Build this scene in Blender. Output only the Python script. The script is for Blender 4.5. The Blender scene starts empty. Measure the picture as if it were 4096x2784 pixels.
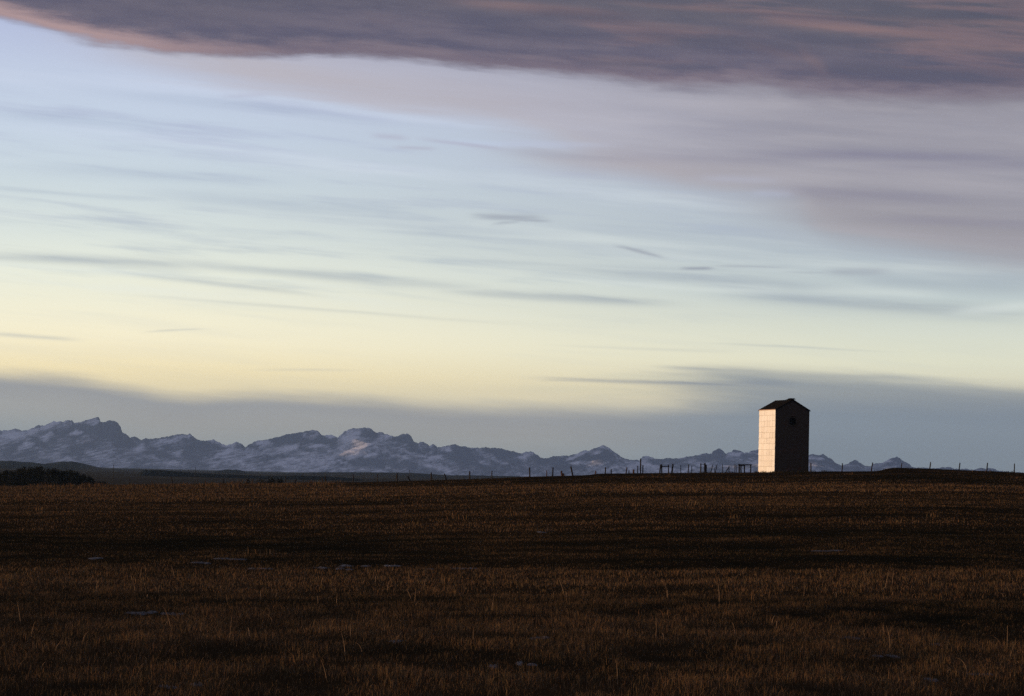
import bpy, math, random
import numpy as np
from mathutils import Matrix, Vector

random.seed(7)
rng = np.random.default_rng(11)
R = math.radians
scene = bpy.context.scene
COL = scene.collection

# ------------------------------------------------------------------ camera
FPX = 9238.0                       # focal length in photo pixels (4096 wide, about 25 degrees)
ELEV0 = math.atan(513.0 / FPX)     # the view axis looks a little above the horizon
ROLL = R(1.4)
cam_data = bpy.data.cameras.new("camera")
cam = bpy.data.objects.new("camera", cam_data)
COL.objects.link(cam)
scene.camera = cam
cam_data.sensor_width = 36.0
cam_data.lens = 36.0 * FPX / 4096.0
cam_data.clip_start = 0.5
cam_data.clip_end = 200000.0
CAMR = Matrix.Rotation(math.pi / 2 + ELEV0, 3, 'X') @ Matrix.Rotation(ROLL, 3, 'Z')
cam.matrix_world = CAMR.to_4x4()
CR = np.array(CAMR)


def ray(px, py):
    """world direction(s), scaled so that y = 1, of a photo pixel"""
    px, py = np.broadcast_arrays(np.asarray(px, float), np.asarray(py, float))
    v = np.stack([(px - 2048) / FPX, -(py - 1392) / FPX, -np.ones_like(px)], -1) @ CR.T
    return v / v[..., 1:2]


def at(px, py, dist):
    return ray(px, py) * dist


def az_el(px, py):
    v = ray(px, py)
    return np.arctan2(v[..., 0], v[..., 1]), np.arctan2(v[..., 2], np.hypot(v[..., 0], v[..., 1]))


# ------------------------------------------------------------------ small numpy noise
def _hash(ix, iy, seed):
    n = (ix.astype(np.int64) * 374761393 + iy.astype(np.int64) * 668265263 + seed * 974634777) & 0x7fffffff
    n = ((n ^ (n >> 13)) * 1274126177) & 0x7fffffff
    return ((n ^ (n >> 16)) & 0xffff) / 65535.0


def vnoise(x, y, seed=0):
    ix, iy = np.floor(x), np.floor(y)
    fx, fy = x - ix, y - iy
    fx = fx * fx * fx * (fx * (fx * 6 - 15) + 10)
    fy = fy * fy * fy * (fy * (fy * 6 - 15) + 10)
    a, b = _hash(ix, iy, seed), _hash(ix + 1, iy, seed)
    c, d = _hash(ix, iy + 1, seed), _hash(ix + 1, iy + 1, seed)
    return (a + (b - a) * fx) * (1 - fy) + (c + (d - c) * fx) * fy


def fbm(x, y, seed=0, octaves=4, gain=0.5):
    s, amp, tot = 0, 1.0, 0
    for k in range(octaves):
        s = s + amp * vnoise(x * 2 ** k + 17.3 * k, y * 2 ** k - 9.1 * k, seed + k)
        tot += amp
        amp *= gain
    return s / tot


def ridged(x, y, seed=0, octaves=5, gain=0.5):
    s, amp, tot = 0, 1.0, 0
    for k in range(octaves):
        s = s + amp * (1 - np.abs(2 * vnoise(x * 2 ** k + 7.7 * k, y * 2 ** k + 3.1 * k, seed + k) - 1))
        tot += amp
        amp *= gain
    return s / tot


def sstep(a, b, x):
    t = np.clip((x - a) / (b - a), 0, 1)
    return t * t * (3 - 2 * t)


# ------------------------------------------------------------------ object helpers
def link_mesh(name, verts, faces, mat, parent=None, smooth=False):
    me = bpy.data.meshes.new(name)
    me.from_pydata([tuple(v) for v in verts], [], [tuple(f) for f in faces])
    me.update()
    if smooth:
        me.polygons.foreach_set("use_smooth", [True] * len(me.polygons))
    o = bpy.data.objects.new(name, me)
    COL.objects.link(o)
    if mat:
        me.materials.append(mat)
    if parent:
        o.parent = parent
    return o


def fast_mesh(name, co, tris, mat, smooth=False):
    """mesh from numpy arrays of vertices and triangles / quads"""
    me = bpy.data.meshes.new(name)
    n, k = tris.shape
    me.vertices.add(len(co))
    me.vertices.foreach_set("co", co.astype(np.float32).ravel())
    me.loops.add(n * k)
    me.loops.foreach_set("vertex_index", tris.astype(np.int32).ravel())
    me.polygons.add(n)
    me.polygons.foreach_set("loop_start", np.arange(0, n * k, k, dtype=np.int32))
    me.update(calc_edges=True)
    if smooth:
        me.polygons.foreach_set("use_smooth", np.ones(n, bool))
    o = bpy.data.objects.new(name, me)
    COL.objects.link(o)
    me.materials.append(mat)
    return o


def grid_faces(nr, nc):
    i = np.arange(nr - 1)[:, None] * nc + np.arange(nc - 1)[None, :]
    return np.stack([i, i + 1, i + nc + 1, i + nc], -1).reshape(-1, 4)


def vattr(o, name, values):
    a = o.data.attributes.new(name, 'FLOAT', 'POINT')
    a.data.foreach_set("value", values.astype(np.float32).ravel())


def vcolor(o, name, rgb):
    a = o.data.attributes.new(name, 'FLOAT_COLOR', 'POINT')
    c = np.ones((len(rgb), 4), np.float32)
    c[:, :3] = rgb
    a.data.foreach_set("color", c.ravel())


def tag(o, label=None, cat=None, group=None, kind=None):
    if label:
        o["label"] = label
    if cat:
        o["category"] = cat
    if group:
        o["group"] = group
    if kind:
        o["kind"] = kind
    return o


class MB:
    """collects boxes, bars and prisms into one mesh"""
    def __init__(self):
        self.v, self.f = [], []

    def add(self, v, f):
        n = len(self.v)
        self.v += [tuple(p) for p in v]
        self.f += [tuple(i + n for i in q) for q in f]

    def box(self, c, s, axes=None):
        c = Vector(c)
        ax = axes or (Vector((1, 0, 0)), Vector((0, 1, 0)), Vector((0, 0, 1)))
        v = [c + ax[0] * s[0] / 2 * i + ax[1] * s[1] / 2 * j + ax[2] * s[2] / 2 * k
             for k in (-1, 1) for j in (-1, 1) for i in (-1, 1)]
        self.add(v, [(0, 2, 3, 1), (4, 5, 7, 6), (0, 1, 5, 4), (2, 6, 7, 3), (0, 4, 6, 2), (1, 3, 7, 5)])

    def bar(self, p0, p1, r0, r1=None, n=8, wob=0.12, rings=5, seed=0):
        """rough round pole from p0 to p1"""
        rr = random.Random(seed)
        p0, p1 = Vector(p0), Vector(p1)
        r1 = r0 if r1 is None else r1
        d = (p1 - p0).normalized()
        a = d.orthogonal().normalized()
        b = d.cross(a)
        base = len(self.v)
        knots = [1 + rr.uniform(-wob, wob) for _ in range(n)]
        for i in range(rings):
            t = i / (rings - 1)
            c = p0.lerp(p1, t)
            if 0 < i < rings - 1:
                c = c + a * rr.uniform(-wob, wob) * r0 * 0.6 + b * rr.uniform(-wob, wob) * r0 * 0.6
            r = r0 + (r1 - r0) * t
            for j in range(n):
                w = 2 * math.pi * j / n
                q = r * knots[j] * (1 + rr.uniform(-wob, wob) * 0.4)
                self.v.append(tuple(c + a * math.cos(w) * q + b * math.sin(w) * q))
        for i in range(rings - 1):
            for j in range(n):
                k = (j + 1) % n
                self.f.append((base + i * n + j, base + i * n + k, base + (i + 1) * n + k, base + (i + 1) * n + j))
        self.f.append(tuple(base + j for j in reversed(range(n))))
        top = base + (rings - 1) * n
        self.f.append(tuple(top + j for j in range(n)))

    def build(self, name, mat, parent=None, smooth=False):
        return link_mesh(name, self.v, self.f, mat, parent, smooth)


# ------------------------------------------------------------------ node expression helper
class Ex:
    tree = None

    def __init__(self, s):
        self.s = s

    @staticmethod
    def put(sock, v):
        if isinstance(v, Ex):
            Ex.tree.links.new(v.s, sock)
        else:
            sock.default_value = v

    @staticmethod
    def m(op, a, b=None, c=None, clamp=False):
        n = Ex.tree.nodes.new("ShaderNodeMath")
        n.operation = op
        n.use_clamp = clamp
        for i, q in enumerate((a, b, c)):
            if q is not None:
                Ex.put(n.inputs[i], q)
        return Ex(n.outputs[0])

    def __add__(s, o): return Ex.m('ADD', s, o)
    def __radd__(s, o): return Ex.m('ADD', o, s)
    def __sub__(s, o): return Ex.m('SUBTRACT', s, o)
    def __rsub__(s, o): return Ex.m('SUBTRACT', o, s)
    def __mul__(s, o): return Ex.m('MULTIPLY', s, o)
    def __rmul__(s, o): return Ex.m('MULTIPLY', o, s)
    def __truediv__(s, o): return Ex.m('DIVIDE', s, o)
    def pow(s, p): return Ex.m('POWER', s, p)
    def clamp(s): return Ex.m('ADD', s, 0.0, clamp=True)


def ramp01(x, a, b, smooth=True):
    n = Ex.tree.nodes.new("ShaderNodeMapRange")
    n.interpolation_type = 'SMOOTHSTEP' if smooth else 'LINEAR'
    n.clamp = True
    Ex.put(n.inputs[0], x)
    Ex.put(n.inputs[1], a)
    Ex.put(n.inputs[2], b)
    return Ex(n.outputs[0])


def xyz(x, y, z=0.0):
    n = Ex.tree.nodes.new("ShaderNodeCombineXYZ")
    for i, q in enumerate((x, y, z)):
        Ex.put(n.inputs[i], q)
    return Ex(n.outputs[0])


def nz(vec, scale=1.0, detail=4.0, rough=0.5, dist=0.0, out=0):
    n = Ex.tree.nodes.new("ShaderNodeTexNoise")
    Ex.put(n.inputs["Vector"], vec)
    n.inputs["Scale"].default_value = scale
    n.inputs["Detail"].default_value = detail
    n.inputs["Roughness"].default_value = rough
    n.inputs["Distortion"].default_value = dist
    return Ex(n.outputs[out])


def lin(c):
    return tuple(((q / 255 + 0.055) / 1.055) ** 2.4 if q / 255 > 0.04045 else q / 255 / 12.92 for q in c)


def mixc(f, a, b):
    n = Ex.tree.nodes.new("ShaderNodeMix")
    n.data_type = 'RGBA'
    Ex.put(n.inputs[0], f)
    for i, q in ((6, a), (7, b)):
        Ex.put(n.inputs[i], q if isinstance(q, Ex) else tuple(q) + (1.0,))
    return Ex(n.outputs[2])


def cramp(x, stops, srgb=True):
    n = Ex.tree.nodes.new("ShaderNodeValToRGB")
    Ex.put(n.inputs[0], x)
    e = n.color_ramp.elements
    while len(e) < len(stops):
        e.new(0.5)
    for el, (p, c) in zip(e, stops):
        el.position = p
        el.color = (lin(c) if srgb else tuple(c)) + (1.0,)
    return Ex(n.outputs[0])


def curve(x, pts, lo, hi, vlo, vhi):
    """a curve through (x, y) points, as a float curve over [lo, hi] -> [vlo, vhi]"""
    n = Ex.tree.nodes.new("ShaderNodeFloatCurve")
    Ex.put(n.inputs["Value"], (x - lo) / (hi - lo))
    c = n.mapping.curves[0]
    q = [((a - lo) / (hi - lo), (b - vlo) / (vhi - vlo)) for a, b in pts]
    c.points[0].location, c.points[1].location = q[0], q[-1]
    for p in q[1:-1]:
        c.points.new(*p)
    n.mapping.update()
    return Ex(n.outputs[0]) * (vhi - vlo) + vlo


def new_mat(name):
    m = bpy.data.materials.new(name)
    m.use_nodes = True
    t = m.node_tree
    Ex.tree = t
    b = t.nodes["Principled BSDF"]
    b.inputs["Specular IOR Level"].default_value = 0.15
    return m, t, b


def attr_node(name, out="Fac"):
    n = Ex.tree.nodes.new("ShaderNodeAttribute")
    n.attribute_name = name
    return Ex(n.outputs[out])


def objco(out="Object"):
    n = Ex.tree.nodes.new("ShaderNodeTexCoord")
    return Ex(n.outputs[out])


def scalev(v, s):
    n = Ex.tree.nodes.new("ShaderNodeMapping")
    Ex.put(n.inputs[0], v)
    n.inputs["Scale"].default_value = s
    return Ex(n.outputs[0])


def bump(bsdf, h, strength=0.5, dist=0.02):
    n = Ex.tree.nodes.new("ShaderNodeBump")
    n.inputs["Strength"].default_value = strength
    n.inputs["Distance"].default_value = dist
    Ex.put(n.inputs["Height"], h)
    Ex.tree.links.new(n.outputs[0], bsdf.inputs["Normal"])


# ================================================================== SKY
SUN_EL, SUN_AZ = R(1.7), R(-92)          # low, at the left of the view
world = bpy.data.worlds.new("World")
scene.world = world
world.use_nodes = True
wt = world.node_tree
Ex.tree = wt
bg = wt.nodes["Background"]

sky = wt.nodes.new("ShaderNodeTexSky")
sky.sky_type = 'NISHITA'
sky.sun_disc = False
sky.sun_elevation = SUN_EL
sky.sun_rotation = SUN_AZ
sky.air_density, sky.dust_density, sky.ozone_density = 1.0, 0.6, 2.0

tc = wt.nodes.new("ShaderNodeTexCoord")
sp = wt.nodes.new("ShaderNodeSeparateXYZ")
wt.links.new(tc.outputs["Generated"], sp.inputs[0])
dx, dy, dz = (Ex(sp.outputs[i]) for i in range(3))
KS = 9.238
AZ = Ex.m('ARCTAN2', dx, dy)
U = AZ * KS + 2.048                      # azimuth of the direction, a few units across the view
V = 1.905 - Ex.m('ARCSINE', dz) * KS     # grows downwards from the upper sky to the horizon


def uv(px, py):
    a, e = az_el(px, py)
    return float(a) * KS + 2.048, 1.905 - float(e) * KS


def edge(pts, vlo=-1.0, vhi=2.2):
    q = [uv(*p) for p in pts]
    q = [(-1.0, q[0][1])] + q + [(5.2, q[-1][1])]
    return curve(U, q, -1.0, 5.2, vlo, vhi)


Uc = Ex.m('MINIMUM', Ex.m('MAXIMUM', U, -1.0), 5.2)
VT = V - (U - 2.05) * 0.06              # streaks run slightly downhill to the right
NV = 2.2
base_l = cramp(V / NV, [(0.0, (178, 188, 228)), (0.10 / NV, (188, 198, 234)), (0.35 / NV, (195, 206, 228)),
                        (0.58 / NV, (197, 210, 226)), (0.78 / NV, (204, 216, 222)), (0.98 / NV, (218, 226, 220)),
                        (1.12 / NV, (234, 237, 220)), (1.26 / NV, (242, 238, 211)), (1.40 / NV, (248, 237, 200)),
                        (1.52 / NV, (252, 233, 180)), (1.70 / NV, (238, 222, 178)), (1.0, (220, 195, 150))])
base_r = cramp(V / NV, [(0.0, (160, 164, 188)), (0.40 / NV, (170, 174, 192)), (0.70 / NV, (172, 180, 194)),
                        (0.98 / NV, (174, 185, 194)), (1.16 / NV, (192, 203, 202)), (1.28 / NV, (210, 215, 200)),
                        (1.42 / NV, (224, 223, 196)), (1.55 / NV, (224, 216, 184)), (1.70 / NV, (205, 200, 180)),
                        (1.0, (180, 172, 160))])
clear = mixc(ramp01(U, 0.3, 4.0), base_l, base_r)

warp = (nz(xyz(U * 0.7, VT * 2.2, 3.0), 1.0, 3.0) - 0.5)
fine = (nz(xyz(U * 1.5 + warp * 0.7, VT * 20.0 + warp * 0.5, 1.0), 1.0, 5.0, 0.55) - 0.5)
broad = (nz(xyz(U * 0.75 + warp * 0.4, VT * 9.0 + warp * 0.4, 8.0), 1.0, 4.0, 0.5) - 0.5)

# thin high streaks over the clear part
streak = ramp01(broad * 0.8 + fine * 0.7, -0.03, 0.30)
sgain = ramp01(V, 0.20, 0.55) * (1.0 - ramp01(V, 1.05, 1.35) * 0.85)
streak_col = mixc(ramp01(V, 0.5, 1.2), lin((172, 180, 206)), lin((172, 184, 192)))
clear = mixc(streak * sgain * 0.75, clear, streak_col)
pale = ramp01(nz(xyz(U * 0.6 + warp * 0.3, VT * 9.0 + warp * 0.4, 21.0), 1.0, 5.0, 0.55), 0.48, 0.74) * ramp01(V, 0.15, 0.4) * (1.0 - ramp01(V, 1.1, 1.4))
clear = mixc(pale * 0.42, clear, mixc(ramp01(V, 0.5, 1.0), lin((208, 217, 236)), lin((226, 233, 228))))


chain = [None]
VW = V + fine * 0.022 + warp * 0.012
gain = 1.0 + fine * 1.6


def blob(px, py, hl, ht, tilt, strength, soft=1.0):
    """one streak or wisp: centre, half length and half thickness in photo pixels"""
    cu, cv = uv(px, py)
    t = math.tan(R(tilt) - ROLL)
    # each streak waits for the one before (a term of no size), so that few values are alive at once
    du = U - cu if chain[0] is None else Ex.m('MULTIPLY_ADD', chain[0], 1e-9, U) - cu
    a = du * (1000.0 / hl)
    b = Ex.m('MULTIPLY_ADD', du, -t, VW) - cv
    b = b * (1000.0 / ht)
    a2 = a * a
    g = Ex.m('EXPONENT', Ex.m('MULTIPLY_ADD', a2, a2, b * b) * -1.0)
    chain[0] = g * (strength * 0.75) * gain
    return chain[0]


def total(lst):
    s = None
    for q in lst:
        e = blob(*q)
        s = e if s is None else Ex.m('MAXIMUM', s, e)
    return s.clamp()


grey_streaks = [
    (330, 1040, 560, 20, 1.8, 0.75), (1120, 1088, 520, 18, 5, 0.75), (1500, 1118, 420, 20, 5, 0.55),
    (850, 1135, 420, 10, 6, 0.35), (1300, 1240, 700, 8, 4, 0.28), (2230, 1192, 420, 16, 3.4, 0.85),
    (2050, 1178, 300, 8, 3, 0.45),
    (120, 1345, 170, 9, 3.5, 0.62), (700, 1322, 110, 4, -3, 0.35), (1200, 1478, 200, 5, 0.5, 0.25), (1420, 860, 500, 16, 4, 0.40), (300, 775, 380, 10, 3, 0.45),
    (1120, 815, 520, 34, 4, 0.45), (1700, 905, 600, 20, 4, 0.42), (600, 700, 500, 26, 2, 0.30),
    (2850, 1120, 600, 22, 5, 0.70), (3200, 1165, 480, 20, 5, 0.55), (3450, 1212, 560, 30, 4.5, 0.85),
    (3800, 1130, 360, 40, 4, 0.65), (2400, 1065, 500, 12, 2.5, 0.42),
    (3200, 1390, 320, 5, 3, 0.35), (2580, 1395, 320, 6, 2.5, 0.25), (300, 480, 340, 24, 2, 0.35),
    (900, 420, 620, 22, 5, 0.30), (1900, 950, 420, 12, 4, 0.35), (2600, 1000, 700, 26, 4, 0.30),
    (2600, 925, 420, 20, 4, 0.32), (3880, 1250, 240, 16, 2, 0.5)]
gs = total(grey_streaks)
clear = mixc(gs * 0.85, clear, mixc(ramp01(V, 0.7, 1.3), lin((152, 166, 190)), lin((148, 158, 166))))

bright = [(3500, 1168, 260, 18, 3, 0.6), (300, 1075, 420, 14, 3.5, 0.6), (2700, 1150, 480, 12, 4, 0.5), (2100, 580, 300, 14, 2.5, 0.85),
          (1050, 1120, 420, 8, 5, 0.4), (3980, 1235, 160, 20, -4, 0.7)]
clear = mixc(total(bright) * 0.7, clear, mixc(ramp01(V, 0.6, 1.1), lin((196, 210, 236)), lin((226, 233, 226))))

# mid veil of thin pinkish grey cloud
veil_lo = edge([(-300, 120), (300, 235), (700, 300), (1000, 350), (1400, 400), (1900, 465), (2150, 520), (2450, 640), (2800, 740),
                (3150, 790), (3300, 900), (3600, 960), (4096, 1045), (4400, 1090)])
vedge = V + fine * 0.16 + broad * 0.22
vw = 0.035 + ramp01(U, 1.2, 3.4) * 0.085
veil = 1.0 - ramp01((vedge - veil_lo) / vw, -1.0, 1.0)
veil = veil * ramp01(U + fine * 0.6, 0.05, 1.3) * (0.62 + ramp01(U, 1.6, 3.4) * 0.28)
vshade = ramp01(broad * 0.8 + fine * 0.35 + (U - 2.0) * 0.06, -0.25, 0.35)
veil_col = mixc(vshade, mixc(ramp01(U, 1.0, 3.6), lin((190, 184, 196)), lin((174, 168, 174))),
                mixc(ramp01(U, 1.0, 3.6), lin((168, 163, 177)), lin((142, 138, 149))))
veil_col = mixc((1.0 - ramp01(Ex.m('ABSOLUTE', vedge - veil_lo + 0.03), 0.0, 0.07)) * 0.4, veil_col, lin((184, 172, 172)))
skyc = mixc(veil, clear, veil_col)
under = total([(1350, 325, 950, 62, 6.5, 1.2), (900, 268, 600, 36, 8, 0.9)])
skyc = mixc(under * 0.75, skyc, mixc(ramp01(U, 0.6, 2.4), lin((190, 184, 192)), lin((178, 172, 180))))
tongue = total([(2600, 668, 560, 60, 7, 1.25), (2300, 615, 260, 28, 6, 0.9), (3700, 900, 700, 110, 9, 1.1), (3950, 1000, 420, 40, 8, 0.9)])
skyc = mixc(tongue * 0.72, skyc, mixc(ramp01(U, 2.3, 3.4), lin((174, 167, 173)), lin((152, 147, 152))))
veil_dark = total([(3550, 625, 480, 22, 2, 0.9), (2750, 630, 480, 26, 3, 0.35), (3450, 780, 380, 26, 4, 0.5), (3900, 890, 420, 22, 3, 0.45),
                   (2350, 625, 300, 18, 4, 0.35), (3900, 660, 420, 24, 1, 0.5)])
skyc = mixc(veil_dark * 0.8, skyc, lin((126, 122, 144)))
glints = total([(2960, 716, 150, 16, 2, 0.4), (3090, 774, 80, 14, 2, 0.35), (2250, 572, 200, 12, 2, 0.5)])
skyc = mixc(glints, skyc, lin((186, 192, 214)))

# small separate wisps
wisps = total([(2040, 868, 130, 13, 1.5, 1.0), (1960, 862, 70, 9, 4, 0.7), (2110, 878, 90, 8, 2, 0.9), (2030, 890, 60, 7, -6, 0.5),
               (2560, 1008, 85, 8, 15, 0.75), (2520, 996, 60, 6, 8, 0.5), (2788, 1074, 62, 7, 1, 0.95),
               (3000, 1068, 140, 6, 2, 0.45), (3430, 1086, 120, 15, 0, 0.6), (3270, 1092, 120, 5, 1, 0.3),
               (1560, 545, 70, 12, 4, 0.55), (1850, 575, 160, 9, 7, 0.6), (1660, 592, 80, 9, 2, 0.5), (980, 385, 90, 10, -3, 0.3)])
skyc = mixc(wisps * 0.85, skyc, mixc(ramp01(V, 0.55, 0.9), lin((168, 160, 180)), lin((134, 138, 154))))

# low grey bank over the mountains
bank_hi = edge([(-300, 1465), (0, 1482), (300, 1500), (500, 1535), (740, 1568), (1000, 1560), (1400, 1568), (1800, 1598), (2300, 1606),
                (2700, 1606), (3000, 1590), (3300, 1585), (4096, 1600), (4400, 1610)])
dfine_ = nz(xyz(U * 3.0 + warp, VT * 24.0, 15.0), 1.0, 4.0, 0.6) - 0.5
bank2_hi = edge([(-300, 1500), (2400, 1500), (2600, 1488), (2750, 1470), (2950, 1463), (3300, 1487), (3700, 1517), (4096, 1537), (4400, 1550)])
b2edge = V + fine * 0.05 + warp * 0.05 - bank2_hi
bank2 = ramp01(b2edge, -0.03, 0.06) * ramp01(U + fine * 0.5 + warp * 0.8 + (1.5 - V) * 1.2, 2.25, 3.1)
bedge = V + fine * 0.035 + warp * 0.05 - bank_hi
bank = ramp01(bedge + dfine_ * 0.03, -0.03, 0.055 + ramp01(U, 0.3, 1.6) * 0.02)
rbank = ramp01(U, 2.0, 3.2)
bank_col = mixc(ramp01(bedge, 0.0, 0.22), mixc(rbank, lin((146, 147, 148)), lin((127, 137, 145))),
                mixc(rbank, mixc(ramp01(bedge, 0.10, 0.26), lin((164, 163, 156)), lin((148, 156, 158))), lin((133, 144, 151))))
bank_col = mixc(ramp01(fine * 0.7 + broad * 0.7, -0.05, 0.3) * 0.18, bank_col, lin((172, 176, 174)))
skyc = mixc(bank * 0.97, skyc, bank_col)
skyc = mixc(bank2 * 0.84, skyc, mixc(ramp01(b2edge, 0.0, 0.25), lin((122, 132, 141)), lin((130, 141, 149))))
low_streak = total([(2650, 1528, 430, 9, 2, 0.95), (2950, 1530, 200, 12, 2, 0.7), (2350, 1523, 180, 5, 1, 0.5), (2900, 1478, 240, 9, 2.5, 0.6), (3300, 1500, 500, 12, 2.5, 0.45)])
skyc = mixc(low_streak * 0.85, skyc, lin((118, 128, 142)))
skyc = mixc(total([(2620, 1508, 260, 10, 2, 0.8), (2350, 1555, 260, 14, 1, 0.5), (2500, 1575, 160, 10, -2, 0.5)]) * 0.6, skyc, lin((204, 203, 178)))

# the dark cloud deck across the top
deck_lo = edge([(-400, -30), (0, 72), (160, 112), (320, 155), (520, 190), (760, 220), (1000, 229), (1150, 226), (1320, 222), (1500, 233),
                (1750, 256), (2000, 278), (2300, 300), (2560, 330), (2700, 348), (3080, 350), (3180, 372), (3450, 400), (3700, 408),
                (4096, 402), (4400, 400)])
dfine = nz(xyz(U * 5.0 + warp * 2.0, VT * 26.0, 5.0), 1.0, 4.0, 0.6) - 0.5
dedge = V + fine * 0.05 + dfine * 0.055 - deck_lo
soft = 0.026 + ramp01(U, 1.9, 3.6) * 0.045
deck = 1.0 - ramp01(dedge / soft, -1.0, 1.0)
dstr = nz(xyz(U * 1.15 + warp * 0.9, VT * 13.0 - U * 0.25 + warp * 2.2, 12.0), 1.0, 5.0, 0.58) - 0.5
pink = ramp01(dstr + fine * 0.25 + (U - 2.6) * 0.045, 0.0, 0.18) * ramp01(U, 1.0, 2.6) * ramp01(deck_lo - V, 0.03, 0.16)
deck_base = mixc(ramp01(fine * 0.7 + dfine * 0.7 + broad * 0.5, -0.22, 0.22), lin((92, 87, 109)), lin((112, 103, 119)))
deck_base = mixc(ramp01(U, 3.0, 4.2) * 0.55, deck_base, lin((82, 80, 100)))
deck_base = mixc(ramp01(deck_lo - V, 0.10, 0.32) * 0.5, deck_base, lin((94, 92, 100)))
deck_col = mixc(pink * 0.58, deck_base, lin((142, 115, 119)))
pk = total([(2150, 35, 330, 20, 5, 0.9), (2650, 105, 360, 16, 6, 0.6), (2900, 40, 420, 13, 5, 0.7), (3250, 245, 60, 30, 35, 0.6), (3420, 120, 420, 17, 6, 0.7),
            (3100, 205, 130, 20, 15, 0.5), (3700, 80, 450, 12, 4, 0.55), (3850, 190, 300, 22, 5, 0.5), (2500, 240, 240, 14, 3, 0.35)])
deck_col = mixc(pk * 0.68, deck_col, lin((152, 121, 119)))
dk = total([(2330, 62, 230, 26, 5, 0.9), (2880, 170, 420, 34, 6, 1.0), (3330, 165, 260, 22, 4, 0.8), (3650, 290, 460, 42, 3, 1.1), (2600, 262, 300, 22, 3, 0.8), (3250, 70, 340, 11, 5, 0.9),
            (2150, 130, 260, 30, 4, 0.6), (3950, 60, 240, 20, 2, 0.8), (3200, 320, 260, 18, 2, 0.6), (700, 60, 420, 34, 3, 0.4)])
deck_col = mixc(dk * 0.7, deck_col, lin((80, 78, 98)))
rim = (1.0 - ramp01(Ex.m('ABSOLUTE', dedge + 0.03), 0.0, 0.055 + 0.0))
rimgain = 0.18 + (1.0 - ramp01(U, 0.2, 1.3)) * 0.75
deck_col = mixc((rim * rimgain).clamp(), deck_col, lin((184, 154, 154)))
skyc = mixc(deck, skyc, deck_col)

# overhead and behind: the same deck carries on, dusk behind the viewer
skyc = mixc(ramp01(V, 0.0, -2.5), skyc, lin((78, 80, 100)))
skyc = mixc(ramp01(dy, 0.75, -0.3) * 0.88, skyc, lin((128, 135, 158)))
skyc = mixc(ramp01(V, 1.95, 2.3), skyc, lin((60, 54, 48)))

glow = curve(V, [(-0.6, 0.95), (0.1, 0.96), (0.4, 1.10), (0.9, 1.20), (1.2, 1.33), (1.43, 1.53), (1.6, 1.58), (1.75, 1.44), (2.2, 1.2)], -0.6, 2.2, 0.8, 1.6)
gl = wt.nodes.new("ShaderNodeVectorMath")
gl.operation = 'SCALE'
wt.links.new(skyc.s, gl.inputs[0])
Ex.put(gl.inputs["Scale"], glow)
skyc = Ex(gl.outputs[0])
addn = wt.nodes.new("ShaderNodeMix")
addn.data_type = 'RGBA'
addn.blend_type = 'ADD'
addn.inputs[0].default_value = 0.012
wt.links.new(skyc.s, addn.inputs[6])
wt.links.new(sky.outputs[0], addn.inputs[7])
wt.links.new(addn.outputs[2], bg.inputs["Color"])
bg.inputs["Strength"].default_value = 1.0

# ------------------------------------------------------------------ sun
sd = bpy.data.lights.new("sun", 'SUN')
sd.energy = 5.0
sd.angle = R(0.5)
sd.color = (1.0, 0.66, 0.35)
sun = bpy.data.objects.new("sun", sd)
COL.objects.link(sun)
s_dir = Vector((math.sin(SUN_AZ) * math.cos(SUN_EL), math.cos(SUN_AZ) * math.cos(SUN_EL), math.sin(SUN_EL)))
sun.rotation_euler = s_dir.to_track_quat('Z', 'Y').to_euler()

# ================================================================== GROUND
CREST_PTS = np.array([(-700, 1950), (0, 1946), (350, 1942), (700, 1937), (1000, 1935), (1300, 1931), (1500, 1928), (1700, 1922), (1900, 1916),
                      (2100, 1908), (2350, 1900), (2390, 1894), (2500, 1893), (2640, 1892), (2900, 1890), (3060, 1889), (3160, 1889), (3230, 1887),
                      (3300, 1885), (3500, 1885), (3530, 1879), (3560, 1871), (3590, 1870), (3640, 1872), (3800, 1878), (3960, 1884), (4096, 1891),
                      (4300, 1898), (4800, 1905)], float)
_cv = ray(CREST_PTS[:, 0], CREST_PTS[:, 1])
CREST_X, CREST_Z = _cv[:, 0], _cv[:, 2]          # slopes seen from the camera
YC = 336.0


def terrain(x, y):
    """height of the ground; the eye is at 0"""
    yy = np.maximum(y, 1.0)
    q = x / np.maximum(yy, 36.0)
    zc = np.interp(q, CREST_X, CREST_Z) * YC
    t = np.clip((yy - 36) / (YC - 36), 0, 1)
    zsm = sum(np.interp(q + k * 0.008, CREST_X, CREST_Z) for k in range(-5, 6)) / 11 * YC     # the low mound belongs to the crest only
    zc = zsm + (zc - zsm) * t ** 22
    z = -3.43 + (zc + 3.43) * t ** 1.08
    near = 1 - sstep(285, 325, yy)
    z = z + near * sstep(20, 40, yy) * (0.30 * (fbm(x / 130 + 3, yy / 17, 5, 3) - 0.5) + 0.26 * (fbm(x / 42, yy / 7, 21, 3) - 0.5) * (1 - 0.6 * sstep(60, 200, yy)))
    z = z + near * 0.10 * (fbm(x / 3.0, yy / 2.0, 31, 3) - 0.5)
    z = z + (1 - near) * 0.07 * (fbm(x / 2.2, yy / 3, 41, 3) - 0.5)
    z = z + 1.75 * (1 - sstep(4, 24, yy))
    back = np.clip(yy - YC, 0, None)
    fall = sstep(0, 150, back)
    z = np.where(yy > YC, z * (1 - fall) - 9.2 * fall - 0.0006 * np.minimum(back, 40) ** 2, z)
    far = sstep(500, 900, yy)
    z = z + far * 0.8 * (fbm(x / 260, yy / 500, 51, 3) - 0.5)
    return z


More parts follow.
